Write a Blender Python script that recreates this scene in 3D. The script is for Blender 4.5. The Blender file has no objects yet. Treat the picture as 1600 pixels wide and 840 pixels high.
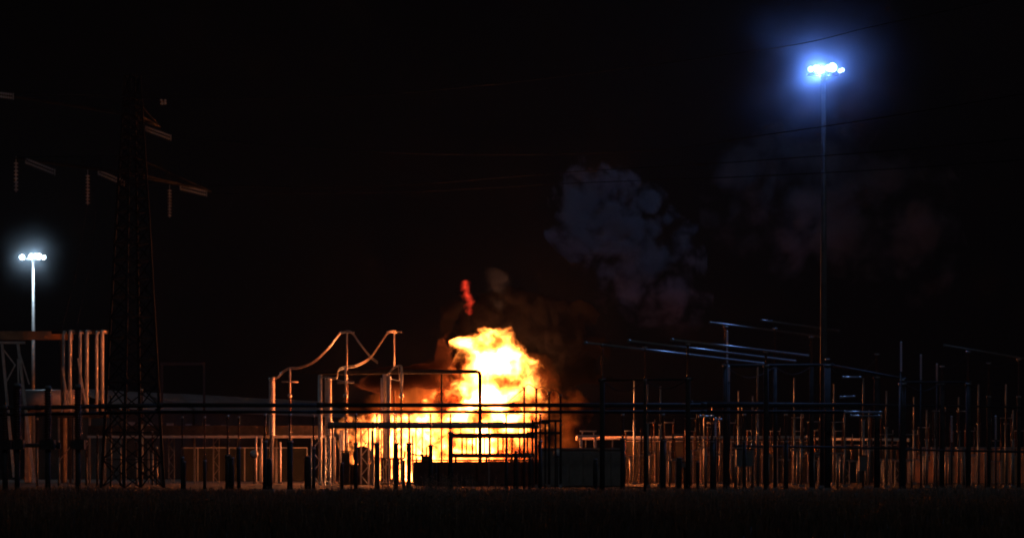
import bpy, math, random
from mathutils import Vector, Matrix, noise as mnoise
import numpy as np
R = math.radians
random.seed(7); rng = np.random.default_rng(7)
SC = bpy.context.scene
COL = SC.collection

# ---------------------------------------------------------------- camera
F = 85.0 / 36.0 * 1600            # focal length in pixels of the 1600 px wide photograph
HY, CZ = 730.0, 2.0               # horizon row, eye height
cam = bpy.data.cameras.new('camera'); camo = bpy.data.objects.new('camera', cam); COL.objects.link(camo)
cam.lens = 85; cam.sensor_width = 36; cam.shift_y = (HY - 420) / 1600
cam.clip_start = 0.5; cam.clip_end = 5000
camo.location = (0, 0, CZ); camo.rotation_euler = (R(90), 0, 0)
SC.camera = camo
def at(px, py, D): return Vector(((px - 800) / F * D, D, CZ + (HY - py) / F * D))
def gx(px, D): return (px - 800) / F * D
def hz(py, D): return CZ + (HY - py) / F * D

# ---------------------------------------------------------------- world, moonless night
w = bpy.data.worlds.new('World'); SC.world = w; w.use_nodes = True
nt = w.node_tree; nt.nodes.clear()
sky = nt.nodes.new('ShaderNodeTexSky'); sky.sky_type = 'NISHITA'; sky.sun_disc = False
sky.sun_elevation = R(-4); sky.sun_rotation = R(160)
wm = nt.nodes.new('ShaderNodeMix'); wm.data_type = 'RGBA'; wm.blend_type = 'ADD'; wm.inputs[0].default_value = 1
sk = nt.nodes.new('ShaderNodeMix'); sk.data_type = 'RGBA'; sk.blend_type = 'MULTIPLY'; sk.inputs[0].default_value = 1
sk.inputs[7].default_value = (.01, .01, .01, 1)
nt.links.new(sky.outputs[0], sk.inputs[6]); nt.links.new(sk.outputs[2], wm.inputs[6])
wm.inputs[7].default_value = (.0005, .0005, .00065, 1)
bg = nt.nodes.new('ShaderNodeBackground'); bg.inputs[1].default_value = 1.0
wo = nt.nodes.new('ShaderNodeOutputWorld')
nt.links.new(wm.outputs[2], bg.inputs[0]); nt.links.new(bg.outputs[0], wo.inputs[0])
sun = bpy.data.lights.new('fill_sun', 'SUN'); sun.energy = 0.06; sun.angle = R(.5); sun.color = (.8, .88, 1)  # added sun lamp, a neutral fill for camera-facing sides
so = bpy.data.objects.new('fill_sun', sun); so.rotation_euler = (R(50), 0, R(20)); COL.objects.link(so)

vs = SC.view_settings
SC.display_settings.display_device = 'sRGB'
vs.view_transform = 'Standard'; vs.look = 'None'; vs.exposure = 0; vs.gamma = 1; vs.use_curve_mapping = False
SC.render.engine = 'CYCLES'
cy = SC.cycles
cy.max_bounces = 3; cy.diffuse_bounces = 1; cy.glossy_bounces = 2; cy.volume_bounces = 0; cy.transparent_max_bounces = 12
cy.use_denoising = True; cy.caustics_reflective = False; cy.caustics_refractive = False
cy.volume_step_rate = 0.45; cy.volume_max_steps = 80
cy.filter_width = 1.9
cy.sample_clamp_indirect = 4.0
FIRE = (1.0, .36, .085)

# ---------------------------------------------------------------- materials
MT = {}
def mat(name, base, rough=.5, metal=0., var=.35, scale=3., bump=0., spec=None, coat=0):
    m = bpy.data.materials.new(name); m.use_nodes = True; n = m.node_tree.nodes; l = m.node_tree.links
    b = n['Principled BSDF']; b.inputs['Roughness'].default_value = rough; b.inputs['Metallic'].default_value = metal
    tc = n.new('ShaderNodeTexCoord'); nz = n.new('ShaderNodeTexNoise'); nz.inputs['Scale'].default_value = scale
    nz.inputs['Detail'].default_value = 5; l.new(tc.outputs['Object'], nz.inputs['Vector'])
    cr = n.new('ShaderNodeValToRGB'); e = cr.color_ramp.elements
    e[0].position = .3; e[1].position = .72
    e[0].color = tuple(c * (1 - var) for c in base) + (1,); e[1].color = tuple(min(1, c * (1 + var)) for c in base) + (1,)
    l.new(nz.outputs['Fac'], cr.inputs['Fac']); l.new(cr.outputs['Color'], b.inputs['Base Color'])
    if bump:
        bp = n.new('ShaderNodeBump'); bp.inputs['Strength'].default_value = bump; l.new(nz.outputs['Fac'], bp.inputs['Height'])
        l.new(bp.outputs[0], b.inputs['Normal'])
    if coat: b.inputs['Coat Weight'].default_value = coat; b.inputs['Coat Roughness'].default_value = .08
    MT[name] = m; return m
mat('galvanised_steel', (.34, .34, .33), .5, .45, .25, 2.5)
mat('weathered_steel', (.05, .046, .042), .85, 0, .4, 2.)
mat('mast_steel', (.17, .16, .15), .6, .2, .3, 1.)
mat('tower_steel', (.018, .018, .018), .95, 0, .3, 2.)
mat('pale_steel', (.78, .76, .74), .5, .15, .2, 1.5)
mat('aluminium', (.66, .67, .68), .32, .55, .15, 1.5)
mat('porcelain', (.12, .055, .035), .18, 0, .2, 2., coat=.5)
mat('grey_porcelain', (.42, .43, .44), .15, 0, .15, 2., coat=.6)
mat('glass_insulator', (.75, .76, .78), .1, 0, .1, 2., coat=1.)
mat('cable', (.03, .03, .03), .7, 0, .2, 1.)
mat('concrete', (.27, .26, .24), .85, 0, .3, .8, .2)
mat('dark_concrete', (.24, .23, .2), .85, 0, .35, .6, .3)
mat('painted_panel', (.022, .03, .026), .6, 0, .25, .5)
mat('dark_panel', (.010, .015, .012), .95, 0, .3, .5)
mat('warm_panel', (.5, .27, .15), .7, 0, .35, .6)  # warm firelight put into the base colour of the right-edge wall
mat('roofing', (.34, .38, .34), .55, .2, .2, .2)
mat('tank_paint', (.42, .40, .42), .5, .1, .2, .6)
mat('sooty_brick', (.10, .06, .05), .9, 0, .5, .9, .3)
mat('dark_wall', (.03, .032, .03), .9, 0, .3, .4)  # even near-black base of the far hall wall
mat('cabinet', (.2, .21, .2), .5, 0, .2, 1.)
mat('soil', (.085, .065, .045), .95, 0, .5, .35, .6)
mat('gravel', (.045, .04, .035), .95, 0, .4, 4., .8)
mat('leaf', (.06, .05, .03), .8, 0, .5, .5)
mat('stalk', (.45, .33, .2), .8, 0, .4, .5)
for _n in ('leaf', 'stalk', 'glass_insulator'):
    m_ = MT[_n]; n_ = m_.node_tree.nodes; l_ = m_.node_tree.links
    tr = n_.new('ShaderNodeBsdfTranslucent'); tr.inputs[0].default_value = (.8, .8, .8, 1) if _n[0] == 'g' else (.22, .15, .07, 1); ms = n_.new('ShaderNodeMixShader'); ms.inputs[0].default_value = .5
    l_.new(n_['Principled BSDF'].outputs[0], ms.inputs[1]); l_.new(tr.outputs[0], ms.inputs[2]); l_.new(ms.outputs[0], n_['Material Output'].inputs[0])
mat('bark', (.1, .08, .06), .9, 0, .3, 2.)

# ---------------------------------------------------------------- mesh helpers
class MB:
    def __init__(s): s.v = []; s.f = []; s.sm = []
    def tube(s, pts, r, n=8, cap=True, smooth=True):
        pts = [Vector(p) for p in pts]; k = len(pts)
        rs = r if isinstance(r, (list, tuple)) else [r] * k
        b0 = len(s.v); ref = None
        for i, p in enumerate(pts):
            d = (pts[min(i + 1, k - 1)] - pts[max(i - 1, 0)])
            if d.length < 1e-9: d = Vector((0, 0, 1))
            d.normalize()
            if ref is None: ref = Vector((0, 0, 1)) if abs(d.z) < .9 else Vector((1, 0, 0))
            u = ref - d * ref.dot(d)
            if u.length < 1e-6: u = d.orthogonal()
            u.normalize(); ref = u; vv = d.cross(u)
            for j in range(n):
                a = 2 * math.pi * (j + .5) / n
                s.v.append(p + (u * math.cos(a) + vv * math.sin(a)) * rs[i])
        for i in range(k - 1):
            for j in range(n):
                a = b0 + i * n + j; b = b0 + i * n + (j + 1) % n
                s.f.append((a, b, b + n, a + n)); s.sm.append(smooth and n > 5)
        if cap:
            s.f.append(tuple(b0 + j for j in reversed(range(n)))); s.sm.append(False)
            s.f.append(tuple(b0 + (k - 1) * n + j for j in range(n))); s.sm.append(False)
        return s
    def box(s, c, d, rz=0.):
        c = Vector(c); b0 = len(s.v); m = Matrix.Rotation(rz, 3, 'Z')
        for z in (-1, 1):
            for y in (-1, 1):
                for x in (-1, 1): s.v.append(c + m @ Vector((x * d[0] / 2, y * d[1] / 2, z * d[2] / 2)))
        for q in ((0, 2, 3, 1), (4, 5, 7, 6), (0, 1, 5, 4), (2, 6, 7, 3), (0, 4, 6, 2), (1, 3, 7, 5)):
            s.f.append(tuple(b0 + i for i in q)); s.sm.append(False)
        return s
    def bar(s, a, b, w): return s.tube([a, b], w * .707, 4, smooth=False)
    def sheds(s, a, b, rc, rs_, pitch, n=10):
        a = Vector(a); b = Vector(b); L = (b - a).length; k = max(2, int(L / pitch)); pts = []; rr = []
        for i in range(k):
            for t, r in ((.05, rc), (.35, rs_), (.5, rs_ * .96), (.6, rc)):
                pts.append(a.lerp(b, (i + t) / k)); rr.append(r)
        pts = [a] + pts + [b]; rr = [rc] + rr + [rc]
        return s.tube(pts, rr, n)
    def ball(s, c, r, n=12, m=8, sq=(1, 1, 1)):
        c = Vector(c); b0 = len(s.v)
        for i in range(1, m):
            t = math.pi * i / m
            for j in range(n):
                a = 2 * math.pi * j / n
                s.v.append(c + Vector((math.sin(t) * math.cos(a) * sq[0], math.sin(t) * math.sin(a) * sq[1], math.cos(t) * sq[2])) * r)
        s.v.append(c + Vector((0, 0, r * sq[2]))); s.v.append(c - Vector((0, 0, r * sq[2]))); T = len(s.v) - 2
        for i in range(m - 2):
            for j in range(n):
                a = b0 + i * n + j; b = b0 + i * n + (j + 1) % n
                s.f.append((a, a + n, b + n, b)); s.sm.append(True)
        for j in range(n):
            s.f.append((T, b0 + j, b0 + (j + 1) % n)); s.sm.append(True)
            q = b0 + (m - 2) * n
            s.f.append((T + 1, q + (j + 1) % n, q + j)); s.sm.append(True)
        return s
    def build(s, name, m, parent=None, loc=None):
        """links everything collected as one mesh object; vertices given in the parent's frame (or world)"""
        org = Vector(loc) if loc is not None else Vector((0, 0, 0))
        me = bpy.data.meshes.new(name); me.from_pydata([tuple(v - org) for v in s.v], [], s.f); me.update()
        me.polygons.foreach_set('use_smooth', s.sm)
        me.materials.append(MT[m] if isinstance(m, str) else m)
        o = bpy.data.objects.new(name, me); COL.objects.link(o); o.location = org
        if parent is not None: o.parent = parent
        return o
def tag(o, label=None, cat=None, group=None, kind=None):
    if label: o['label'] = label
    if cat: o['category'] = cat
    if group: o['group'] = group
    if kind: o['kind'] = kind
    return o
def thing(name, loc, label, cat, group=None):
    o = bpy.data.objects.new(name, None); o.empty_display_size = .3; COL.objects.link(o); o.location = loc
    return tag(o, label, cat, group)
ORD = 'first second third fourth fifth sixth seventh eighth ninth tenth eleventh twelfth thirteenth fourteenth fifteenth sixteenth seventeenth eighteenth nineteenth twentieth'.split()
for _t in ('twenty', 'thirty', 'forty', 'fifty'): ORD += [_t + '-' + o for o in ORD[:9]] + [{'twenty': 'thirtieth', 'thirty': 'fortieth', 'forty': 'fiftieth', 'fifty': 'sixtieth'}[_t]]
def nth(i): return ORD[i]

def spline(pts, n=8):
    P = [Vector(p) for p in pts]; out = []
    P = [P[0] * 2 - P[1]] + P + [P[-1] * 2 - P[-2]]
    for i in range(1, len(P) - 2):
        for j in range(n):
            u = j / n; p0, p1, p2, p3 = P[i - 1:i + 3]
            out.append(.5 * ((2 * p1) + (p2 - p0) * u + (2 * p0 - 5 * p1 + 4 * p2 - p3) * u * u + (3 * p1 - p0 - 3 * p2 + p3) * u ** 3))
    out.append(P[-2]); return out
def wire(pts, r, label, group, m='cable', name='wire', cat='wire', n=6, twin=0.):
    base = Vector((pts[0].x, pts[0].y, 0)); b = MB()
    for s in ((-twin, twin) if twin else (0,)):
        b.tube([p + Vector((0, 0, s)) - base for p in spline(pts)], r, n)
    o = b.build(name, m); o.location = base; tag(o, label, cat, group)

# ================================================================= ground
def smooth_h(x, y): return 0.0
g = MB(); N = 60
ys = [-80, 0, 30, 50, 60, 70, 80, 95, 110, 125, 140, 155, 166, 172]
xs = [-160 + i * 320 / 40 for i in range(41)]
for y in ys:
    for x in xs:
        z = 0 if y > 165 else (mnoise.noise(Vector((x * .05, y * .05, 0))) * .12)
        g.v.append(Vector((x, y, z)))
for j in range(len(ys) - 1):
    for i in range(40):
        a = j * 41 + i; g.f.append((a, a + 1, a + 42, a + 41)); g.sm.append(True)
tag(g.build('field_ground', 'soil'), kind='structure')
g = MB(); b0 = 0
g.v += [Vector(p) for p in ((-4000, 172, 0), (4000, 172, 0), (4000, 4500, 0), (-4000, 4500, 0))]; g.f.append((0, 1, 2, 3)); g.sm.append(False)
tag(g.build('yard_ground', 'gravel'), kind='structure')
g = MB()
for x0, x1 in ((-4000, -160), (160, 4000)):
    k = len(g.v); g.v += [Vector(p) for p in ((x0, -80, 0), (x1, -80, 0), (x1, 172, 0), (x0, 172, 0))]; g.f.append((k, k + 1, k + 2, k + 3)); g.sm.append(False)
tag(g.build('outer_ground', 'soil'), kind='structure')

# ---- weeds of the field in front of the yard (nobody could count them)
def weeds():
    V = []; Fc = []
    n = 46000
    D = 58 + (168 - 58) * rng.random(n) ** .8
    X = (rng.random(n) * 1.1 - .55) * 1640 / F * D
    for i in range(n):
        x, y = X[i], D[i]
        clump = mnoise.noise(Vector((x * .35, y * .12, 3))) * .5 + .5
        h = (.35 + .5 * clump * rng.random() + .12 * rng.random()) * ((.6 + 1.0 * (mnoise.noise(Vector((x * .12, y * .05, 9))) * .5 + .5)) if y > 140 else .85)
        a = rng.random() * 6.28; lean = .35 * h * rng.random(); wd = .018 + .03 * rng.random()
        ux, uy = math.cos(a), math.sin(a); la = rng.random() * 6.28; lx, ly = math.cos(la) * lean, math.sin(la) * lean
        k = len(V)
        V += [(x - ux * wd, y - uy * wd, -.1), (x + ux * wd, y + uy * wd, -.1),
              (x + lx * .4 + ux * wd * .9, y + ly * .4 + uy * wd * .9, h * .6), (x + lx * .4 - ux * wd * .9, y + ly * .4 - uy * wd * .9, h * .6),
              (x + lx, y + ly, h)]
        Fc += [(k, k + 1, k + 2, k + 3), (k + 3, k + 2, k + 4)]
    me = bpy.data.meshes.new('weeds'); me.from_pydata(V, [], Fc); me.materials.append(MT['leaf'])
    o = bpy.data.objects.new('weeds', me); COL.objects.link(o)
    tag(o, 'dark tangle of tall dry weeds filling the field in front of the yard', 'weeds', kind='stuff')
    # seed-head plants: a stem with leaves and a tufted head
    V = []; Fc = []
    for i in range(900):
        y = 70 + 92 * random.random(); x = gx(random.uniform(-20, 1620), y) if i % 3 else gx(random.gauss(690, 60), y)
        h = random.uniform(.55, .95) if y > 120 else random.uniform(.6, 1.15)
        if i % 3 == 0 and i < 420: y = 120 + 40 * random.random(); x = gx(random.gauss(685, 45), y); h = random.uniform(.9, 1.7)
        lx, ly = random.uniform(-.12, .12), random.uniform(-.12, .12)
        for q in range(26):
            t = .25 + .75 * random.random() ** .6; a = random.random() * 6.28; s = random.uniform(.03, .09) * (1.3 if t > .8 else 1)
            c = Vector((x + lx * t, y + ly * t, h * t)); d = Vector((math.cos(a), math.sin(a), random.uniform(-.2, .8))) * s
            e = Vector((-math.sin(a), math.cos(a), 0)) * s * .35; k = len(V)
            V += [tuple(c), tuple(c + d * .6 + e), tuple(c + d * 1.3), tuple(c + d * .6 - e)]; Fc.append((k, k + 1, k + 2, k + 3))
        k = len(V); V += [(x - .012, y, -.1), (x + .012, y, -.1), (x + lx + .006, y + ly, h), (x + lx - .006, y + ly, h)]; Fc.append((k, k + 1, k + 2, k + 3))
    me = bpy.data.meshes.new('seed_head_weeds'); me.from_pydata(V, [], Fc); me.materials.append(MT['stalk'])
    o = bpy.data.objects.new('seed_head_weeds', me); COL.objects.link(o)
    tag(o, 'leafy seed-head weeds standing up out of the dark grass below the fire', 'weeds', kind='stuff')
weeds()

# ================================================================= volumes
def volume_mat(name, t0, t1, xs_, ws, kdepth, kind, P):
    """field f = 1 - normalised distance from a curved axis, stirred by noise; t = height"""
    m = bpy.data.materials.new(name); m.use_nodes = True; n = m.node_tree.nodes; l = m.node_tree.links; n.clear()
    out = n.new('ShaderNodeOutputMaterial'); tc = n.new('ShaderNodeTexCoord')
    def M(op, a, b=None, c=None, clamp=False):
        q = n.new('ShaderNodeMath'); q.operation = op; q.use_clamp = clamp
        for i, x in enumerate((a, b, c)):
            if x is None: continue
            if isinstance(x, (int, float)): q.inputs[i].default_value = x
            else: l.new(x, q.inputs[i])
        return q.outputs[0]
    def noise(vec, scale, detail=3, dist=0, out_='Fac', rough=.55):
        q = n.new('ShaderNodeTexNoise'); q.inputs['Scale'].default_value = scale; q.inputs['Detail'].default_value = detail
        q.inputs['Roughness'].default_value = rough; q.inputs['Distortion'].default_value = dist
        l.new(vec, q.inputs['Vector']); return q.outputs[out_]
    pos = tc.outputs['Object']
    if P.get('warp'):
        wn = noise(pos, P['warp_scale'], 2, 0, 'Color')
        s1 = n.new('ShaderNodeVectorMath'); s1.operation = 'SUBTRACT'; l.new(wn, s1.inputs[0]); s1.inputs[1].default_value = (.5, .5, .5)
        s2 = n.new('ShaderNodeVectorMath'); s2.operation = 'SCALE'; l.new(s1.outputs[0], s2.inputs[0]); s2.inputs['Scale'].default_value = P['warp']
        s3 = n.new('ShaderNodeVectorMath'); s3.operation = 'ADD'; l.new(pos, s3.inputs[0]); l.new(s2.outputs[0], s3.inputs[1]); wp = s3.outputs[0]
    else: wp = pos
    sx = n.new('ShaderNodeSeparateXYZ'); l.new(wp, sx.inputs[0])
    t = M('DIVIDE', M('SUBTRACT', sx.outputs[2], t0), t1 - t0, clamp=True)
    def curve(vals):
        lo, hi = min(v for _, v in vals), max(v for _, v in vals); hi = hi if hi > lo else lo + 1
        q = n.new('ShaderNodeFloatCurve'); c = q.mapping.curves[0]
        pts = [((z - t0) / (t1 - t0), (v - lo) / (hi - lo)) for z, v in vals]
        c.points[0].location = pts[0]; c.points[1].location = pts[-1]
        for p in pts[1:-1]: c.points.new(*p)
        for p in c.points: p.handle_type = 'AUTO_CLAMPED'
        q.mapping.update(); l.new(t, q.inputs['Value'])
        return M('MULTIPLY_ADD', q.outputs[0], hi - lo, lo)
    cx = curve(xs_); hw = curve(ws)
    dx = M('DIVIDE', M('SUBTRACT', sx.outputs[0], cx), hw)
    dy = M('DIVIDE', sx.outputs[1], M('MULTIPLY', hw, kdepth))
    rho = M('SQRT', M('ADD', M('MULTIPLY', dx, dx), M('MULTIPLY', dy, dy)))
    if P.get('radius'):
        vl = n.new('ShaderNodeVectorMath'); vl.operation = 'DISTANCE'; l.new(pos, vl.inputs[0]); vl.inputs[1].default_value = (0, 0, (t1 + t0) / 2)
        rho = M('DIVIDE', vl.outputs['Value'], P['radius'])
    # ends fade
    zz = sx.outputs[2]
    top = M('DIVIDE', M('SUBTRACT', t1, zz), P.get('top_fade', 2.), clamp=True)
    bot = M('DIVIDE', M('SUBTRACT', zz, t0), P.get('bot_fade', 1.), clamp=True)
    env = M('MULTIPLY', M('SUBTRACT', 1., rho), 1.)
    nz = noise(wp, P['scale'], P.get('detail', 4), P.get('dist', 0.), rough=P.get('rough', .55))
    if P.get('billow'):
        bl = 0.
        for q_, (mul, wgt) in enumerate(((1., 1.), (2.3, .55), (5.1, .28))[:P.get('octaves', 3)]):
            nn = noise(wp, P['billow_scale'] * mul, 0)
            bl = M('MULTIPLY_ADD', M('ABSOLUTE', M('SUBTRACT', nn, .5)), wgt * 2, bl)
        env = M('MULTIPLY_ADD', M('SUBTRACT', bl, P.get('billow_mid', .42)), P['billow'], env)
    gfield = M('ADD', env, M('MULTIPLY', M('SUBTRACT', nz, .5), P['amp']))
    gfield = M('SUBTRACT', gfield, M('MULTIPLY', M('SUBTRACT', 1., M('MULTIPLY', top, bot)), 1.2))
    gm = M('MAXIMUM', gfield, 0.)
    if kind == 'fire':
        I = M('MULTIPLY', M('POWER', gm, P['power']), P['gain'])
        em = n.new('ShaderNodeEmission'); em.inputs[0].default_value = P.get('color', FIRE) + (1,); l.new(I, em.inputs[1])
        if P.get('smoke'):
            n2 = noise(pos, P['smoke_scale'], 3)
            ab = M('MULTIPLY', M('MULTIPLY', M('SUBTRACT', n2, P['smoke_cut']), 8., clamp=True), P['smoke'])
            ab = M('MULTIPLY', ab, M('MULTIPLY', M('ADD', gfield, .25), 4., clamp=True))
            # fires are clearer in the hot heart
            av = n.new('ShaderNodeVolumeAbsorption'); av.inputs[0].default_value = (.35, .12, .04, 1); l.new(ab, av.inputs[1])
            ad = n.new('ShaderNodeAddShader'); l.new(em.outputs[0], ad.inputs[0]); l.new(av.outputs[0], ad.inputs[1])
            l.new(ad.outputs[0], out.inputs['Volume'])
        else: l.new(em.outputs[0], out.inputs['Volume'])
    else:
        dn = M('MULTIPLY', M('POWER', M('MULTIPLY', gm, P.get('sharp', 4.), clamp=True), P.get('pow', 1.)), P['density'])
        if P.get('thin_low'):
            dn = M('MULTIPLY', dn, M('POWER', M('DIVIDE', M('SUBTRACT', zz, t0), P['thin_low'], clamp=True), 1.6))
        pv = n.new('ShaderNodeVolumePrincipled'); pv.inputs['Color'].default_value = P['color'] + (1,)
        pv.inputs['Anisotropy'].default_value = P.get('aniso', 0.); l.new(dn, pv.inputs['Density'])
        l.new(pv.outputs[0], out.inputs['Volume'])
    m.cycles.volume_step_rate = P.get('step', 1.)
    return m
def plume(name, D, rows, kdepth, kind, P, grow=1.12, parent=None, seg=20):
    """rows: (row, left, right) outline of the billow read off the photograph, turned into metres at distance D"""
    rows = sorted(rows, key=lambda r: -r[0])
    zz = [hz(r[0], D) for r in rows]; cx = [gx((r[1] + r[2]) / 2, D) for r in rows]; hw = [(r[2] - r[1]) / 2 / F * D for r in rows]
    ox = sum(cx) / len(cx); oz = zz[0]
    zz = [z - oz for z in zz]; cx = [c - ox for c in cx]
    m = volume_mat(name, zz[0], zz[-1], list(zip(zz, cx)), list(zip(zz, hw)), kdepth, kind, P)
    # hull
    mb = MB(); K = 14; pz = []
    for i in range(K + 1):
        z = zz[0] + (zz[-1] - zz[0]) * i / K
        c = np.interp(z, zz, cx); h = np.interp(z, zz, hw) * grow
        for j in range(seg):
            a = 2 * math.pi * j / seg
            rr = 1 + .07 * mnoise.noise(Vector((math.cos(a) * 2, math.sin(a) * 2, z * .3)))
            mb.v.append(Vector((c + h * rr * math.cos(a), h * kdepth * rr * math.sin(a), z)))
        if i:
            for j in range(seg):
                a0 = (i - 1) * seg + j; a1 = (i - 1) * seg + (j + 1) % seg
                mb.f.append((a0, a1, a1 + seg, a0 + seg)); mb.sm.append(False)
    mb.f.append(tuple(reversed(range(seg)))); mb.sm.append(False)
    mb.f.append(tuple(K * seg + j for j in range(seg))); mb.sm.append(False)
    o = mb.build(name, m, parent); o.location = (ox, D, oz) if parent is None else Vector((ox, D, oz)) - parent.location
    return o

DF = 300.0
fire = thing('fire', at(760, 755, DF), 'huge white-hot fire with orange flames billowing up behind the steelwork', 'fire')
fire.location.z = 0
flame_rows = [(500, 772, 792), (512, 752, 796), (524, 722, 802), (538, 702, 812), (552, 716, 826), (570, 712, 838), (592, 700, 848), (612, 686, 852), (632, 672, 850), (655, 664, 846), (690, 690, 842), (725, 705, 836)]
plume('flame_column', DF, flame_rows, .7, 'fire', dict(scale=.42, detail=7, rough=.66, amp=2.9, warp=3.4, warp_scale=.27, power=2.6, gain=52., top_fade=1.2, bot_fade=.8,
      color=(1, .23, .035), smoke=2.2, smoke_scale=.33, smoke_cut=.52, step=.45), parent=fire, grow=1.2)
low_rows = [(636, 590, 815), (646, 552, 836), (664, 538, 842), (690, 538, 842), (712, 545, 836), (728, 560, 800), (752, 556, 720)]
plume('ground_flames', DF + 3, low_rows, .3, 'fire', dict(scale=.55, detail=6, rough=.6, amp=2.9, warp=2.2, warp_scale=.4, power=2.4, gain=44., top_fade=1.2, bot_fade=.3,
      color=(1, .25, .045), smoke=1.2, smoke_scale=.5, smoke_cut=.5, step=.5), parent=fire, grow=1.1)
plume('flame_glow', DF + 4, [(525, 745, 815), (545, 728, 845), (575, 690, 868), (600, 650, 885), (618, 575, 895), (634, 560, 905), (660, 555, 905), (700, 560, 900), (740, 575, 870)], .4, 'fire',
      dict(scale=.3, detail=5, amp=2.0, warp=2.5, warp_scale=.2, power=1.9, gain=.9, top_fade=2.5, bot_fade=.5, color=(1, .16, .02), smoke=.5, smoke_scale=.3, smoke_cut=.48, step=.8), parent=fire)  # emission stands in for firelight on smoke and bloom round the flames
plume('ember_puff', DF - 2, [(434, 722, 736), (446, 718, 737), (460, 721, 740), (476, 724, 742), (496, 727, 737)], .9, 'fire',
      dict(scale=1.3, detail=4, amp=2.4, warp=1., warp_scale=.8, power=1.6, gain=1.0, top_fade=.5, bot_fade=.5, color=(1, .05, .02), step=.25), parent=fire, grow=1.2)
def fire_light(px, py, D, r, e):
    l = bpy.data.lights.new('fire_light', 'POINT'); l.energy = e; l.shadow_soft_size = r; l.color = (1, .38, .15)
    o = bpy.data.objects.new('fire_light', l); COL.objects.link(o); o.parent = fire; o.location = at(px, py, D) - fire.location
EF = 2.3
fire_light(783, 592, DF, 1.6, 26000 * EF)
fire_light(760, 664, DF + 1, 1.5, 16000 * EF)
fire_light(690, 684, DF + 3, 1.4, 16000 * EF)
fire_light(600, 664, DF + 3, .9, 17000 * EF)
fire_light(612, 734, DF + 2, .7, 6000 * EF)

SM = dict(scale=.25, detail=2, rough=.6, amp=.8, warp=5, warp_scale=.09, sharp=.95, pow=2.0, density=.95, billow=2.6, billow_mid=.43, billow_scale=.21, color=(.44, .42, .44), top_fade=4, bot_fade=10, step=.35)
def smoke(name, label, *a, **k): tag(plume(name, *a, **k), label, 'smoke')
smoke('smoke_plume', 'pale blue-grey billowing smoke column rising right of the fire', DF + 34, [(244, 905, 960), (258, 888, 990), (290, 872, 1015), (320, 866, 1045), (350, 868, 1070), (385, 880, 1080), (420, 912, 1086), (460, 935, 1095), (500, 955, 1105), (540, 965, 1110)],
      .6, 'smoke', dict(SM, thin_low=22., bot_fade=3), grow=1.25)
smoke('smoke_bank', 'faint bluish bank of drifting smoke behind the tall floodlight mast', DF + 60, [(170, 1220, 1380), (215, 1160, 1430), (255, 1120, 1460), (300, 1105, 1490), (350, 1110, 1480), (400, 1140, 1500), (450, 1200, 1490), (490, 1240, 1440)],
      .5, 'smoke', dict(SM, density=.1, billow=2.5, billow_scale=.12, top_fade=6))  # upper part of the bank added to carry blue glow up the sky
smoke('smoke_puff', 'small grey puff of smoke straight above the flame tip', DF + 2, [(406, 764, 784), (418, 752, 798), (440, 748, 808), (470, 750, 806), (500, 762, 804), (520, 780, 806)], .8, 'smoke',
      dict(SM, scale=.6, warp=2., warp_scale=.3, density=.13, color=(.02, .028, .045), top_fade=1.5, bot_fade=3.))
smoke('black_smoke', 'big mass of near-black oil smoke wrapped round the top of the flames', DF + 11, [(425, 735, 830), (460, 705, 900), (500, 688, 935), (540, 680, 945), (580, 665, 940), (620, 640, 930)], .45, 'smoke',
      dict(SM, scale=.25, density=1.6, sharp=4, billow=1.2, color=(.008, .008, .009), top_fade=4, bot_fade=2))
smoke('smoke_veil', 'low brown smoke veil hanging left of the flames above the pipe gantry', DF - 5, [(505, 696, 716), (535, 680, 708), (560, 676, 712), (580, 570, 716), (600, 540, 716), (618, 545, 700)], .35, 'smoke',
      dict(SM, scale=.45, warp=2., warp_scale=.2, density=2., sharp=3, billow=1., top_fade=2.5, bot_fade=1., color=(.06, .03, .02)))
smoke('lamp_halo', 'added blue glow halo round the lamps of the tallest mast', 205, [(-110, 1240, 1340), (-60, 1150, 1430), (20, 1085, 1495), (112, 1065, 1515), (204, 1085, 1495), (284, 1150, 1430), (334, 1240, 1340)], 1., 'smoke',
      dict(SM, scale=.25, warp=1., warp_scale=.3, amp=.35, density=.055, sharp=1., pow=4., radius=12., billow=0, step=1., top_fade=.5, bot_fade=.5, color=(.5, .6, .9)))  # added ball of scatter; its density falloff and blue tint shape the lamp glow
smoke('lamp_halo', 'added pale glow halo round the lamps of the distant left mast', 380, [(317, 30, 75), (340, -15, 120), (403, -38, 143), (466, -15, 120), (489, 30, 75)], 1., 'smoke',
      dict(SM, scale=.25, warp=1., warp_scale=.3, amp=.35, density=.024, sharp=1., pow=4., radius=8.5, billow=0, step=1., top_fade=.5, bot_fade=.5, color=(.6, .7, .8)))  # added scatter ball that gives the left lamps their glow

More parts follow.
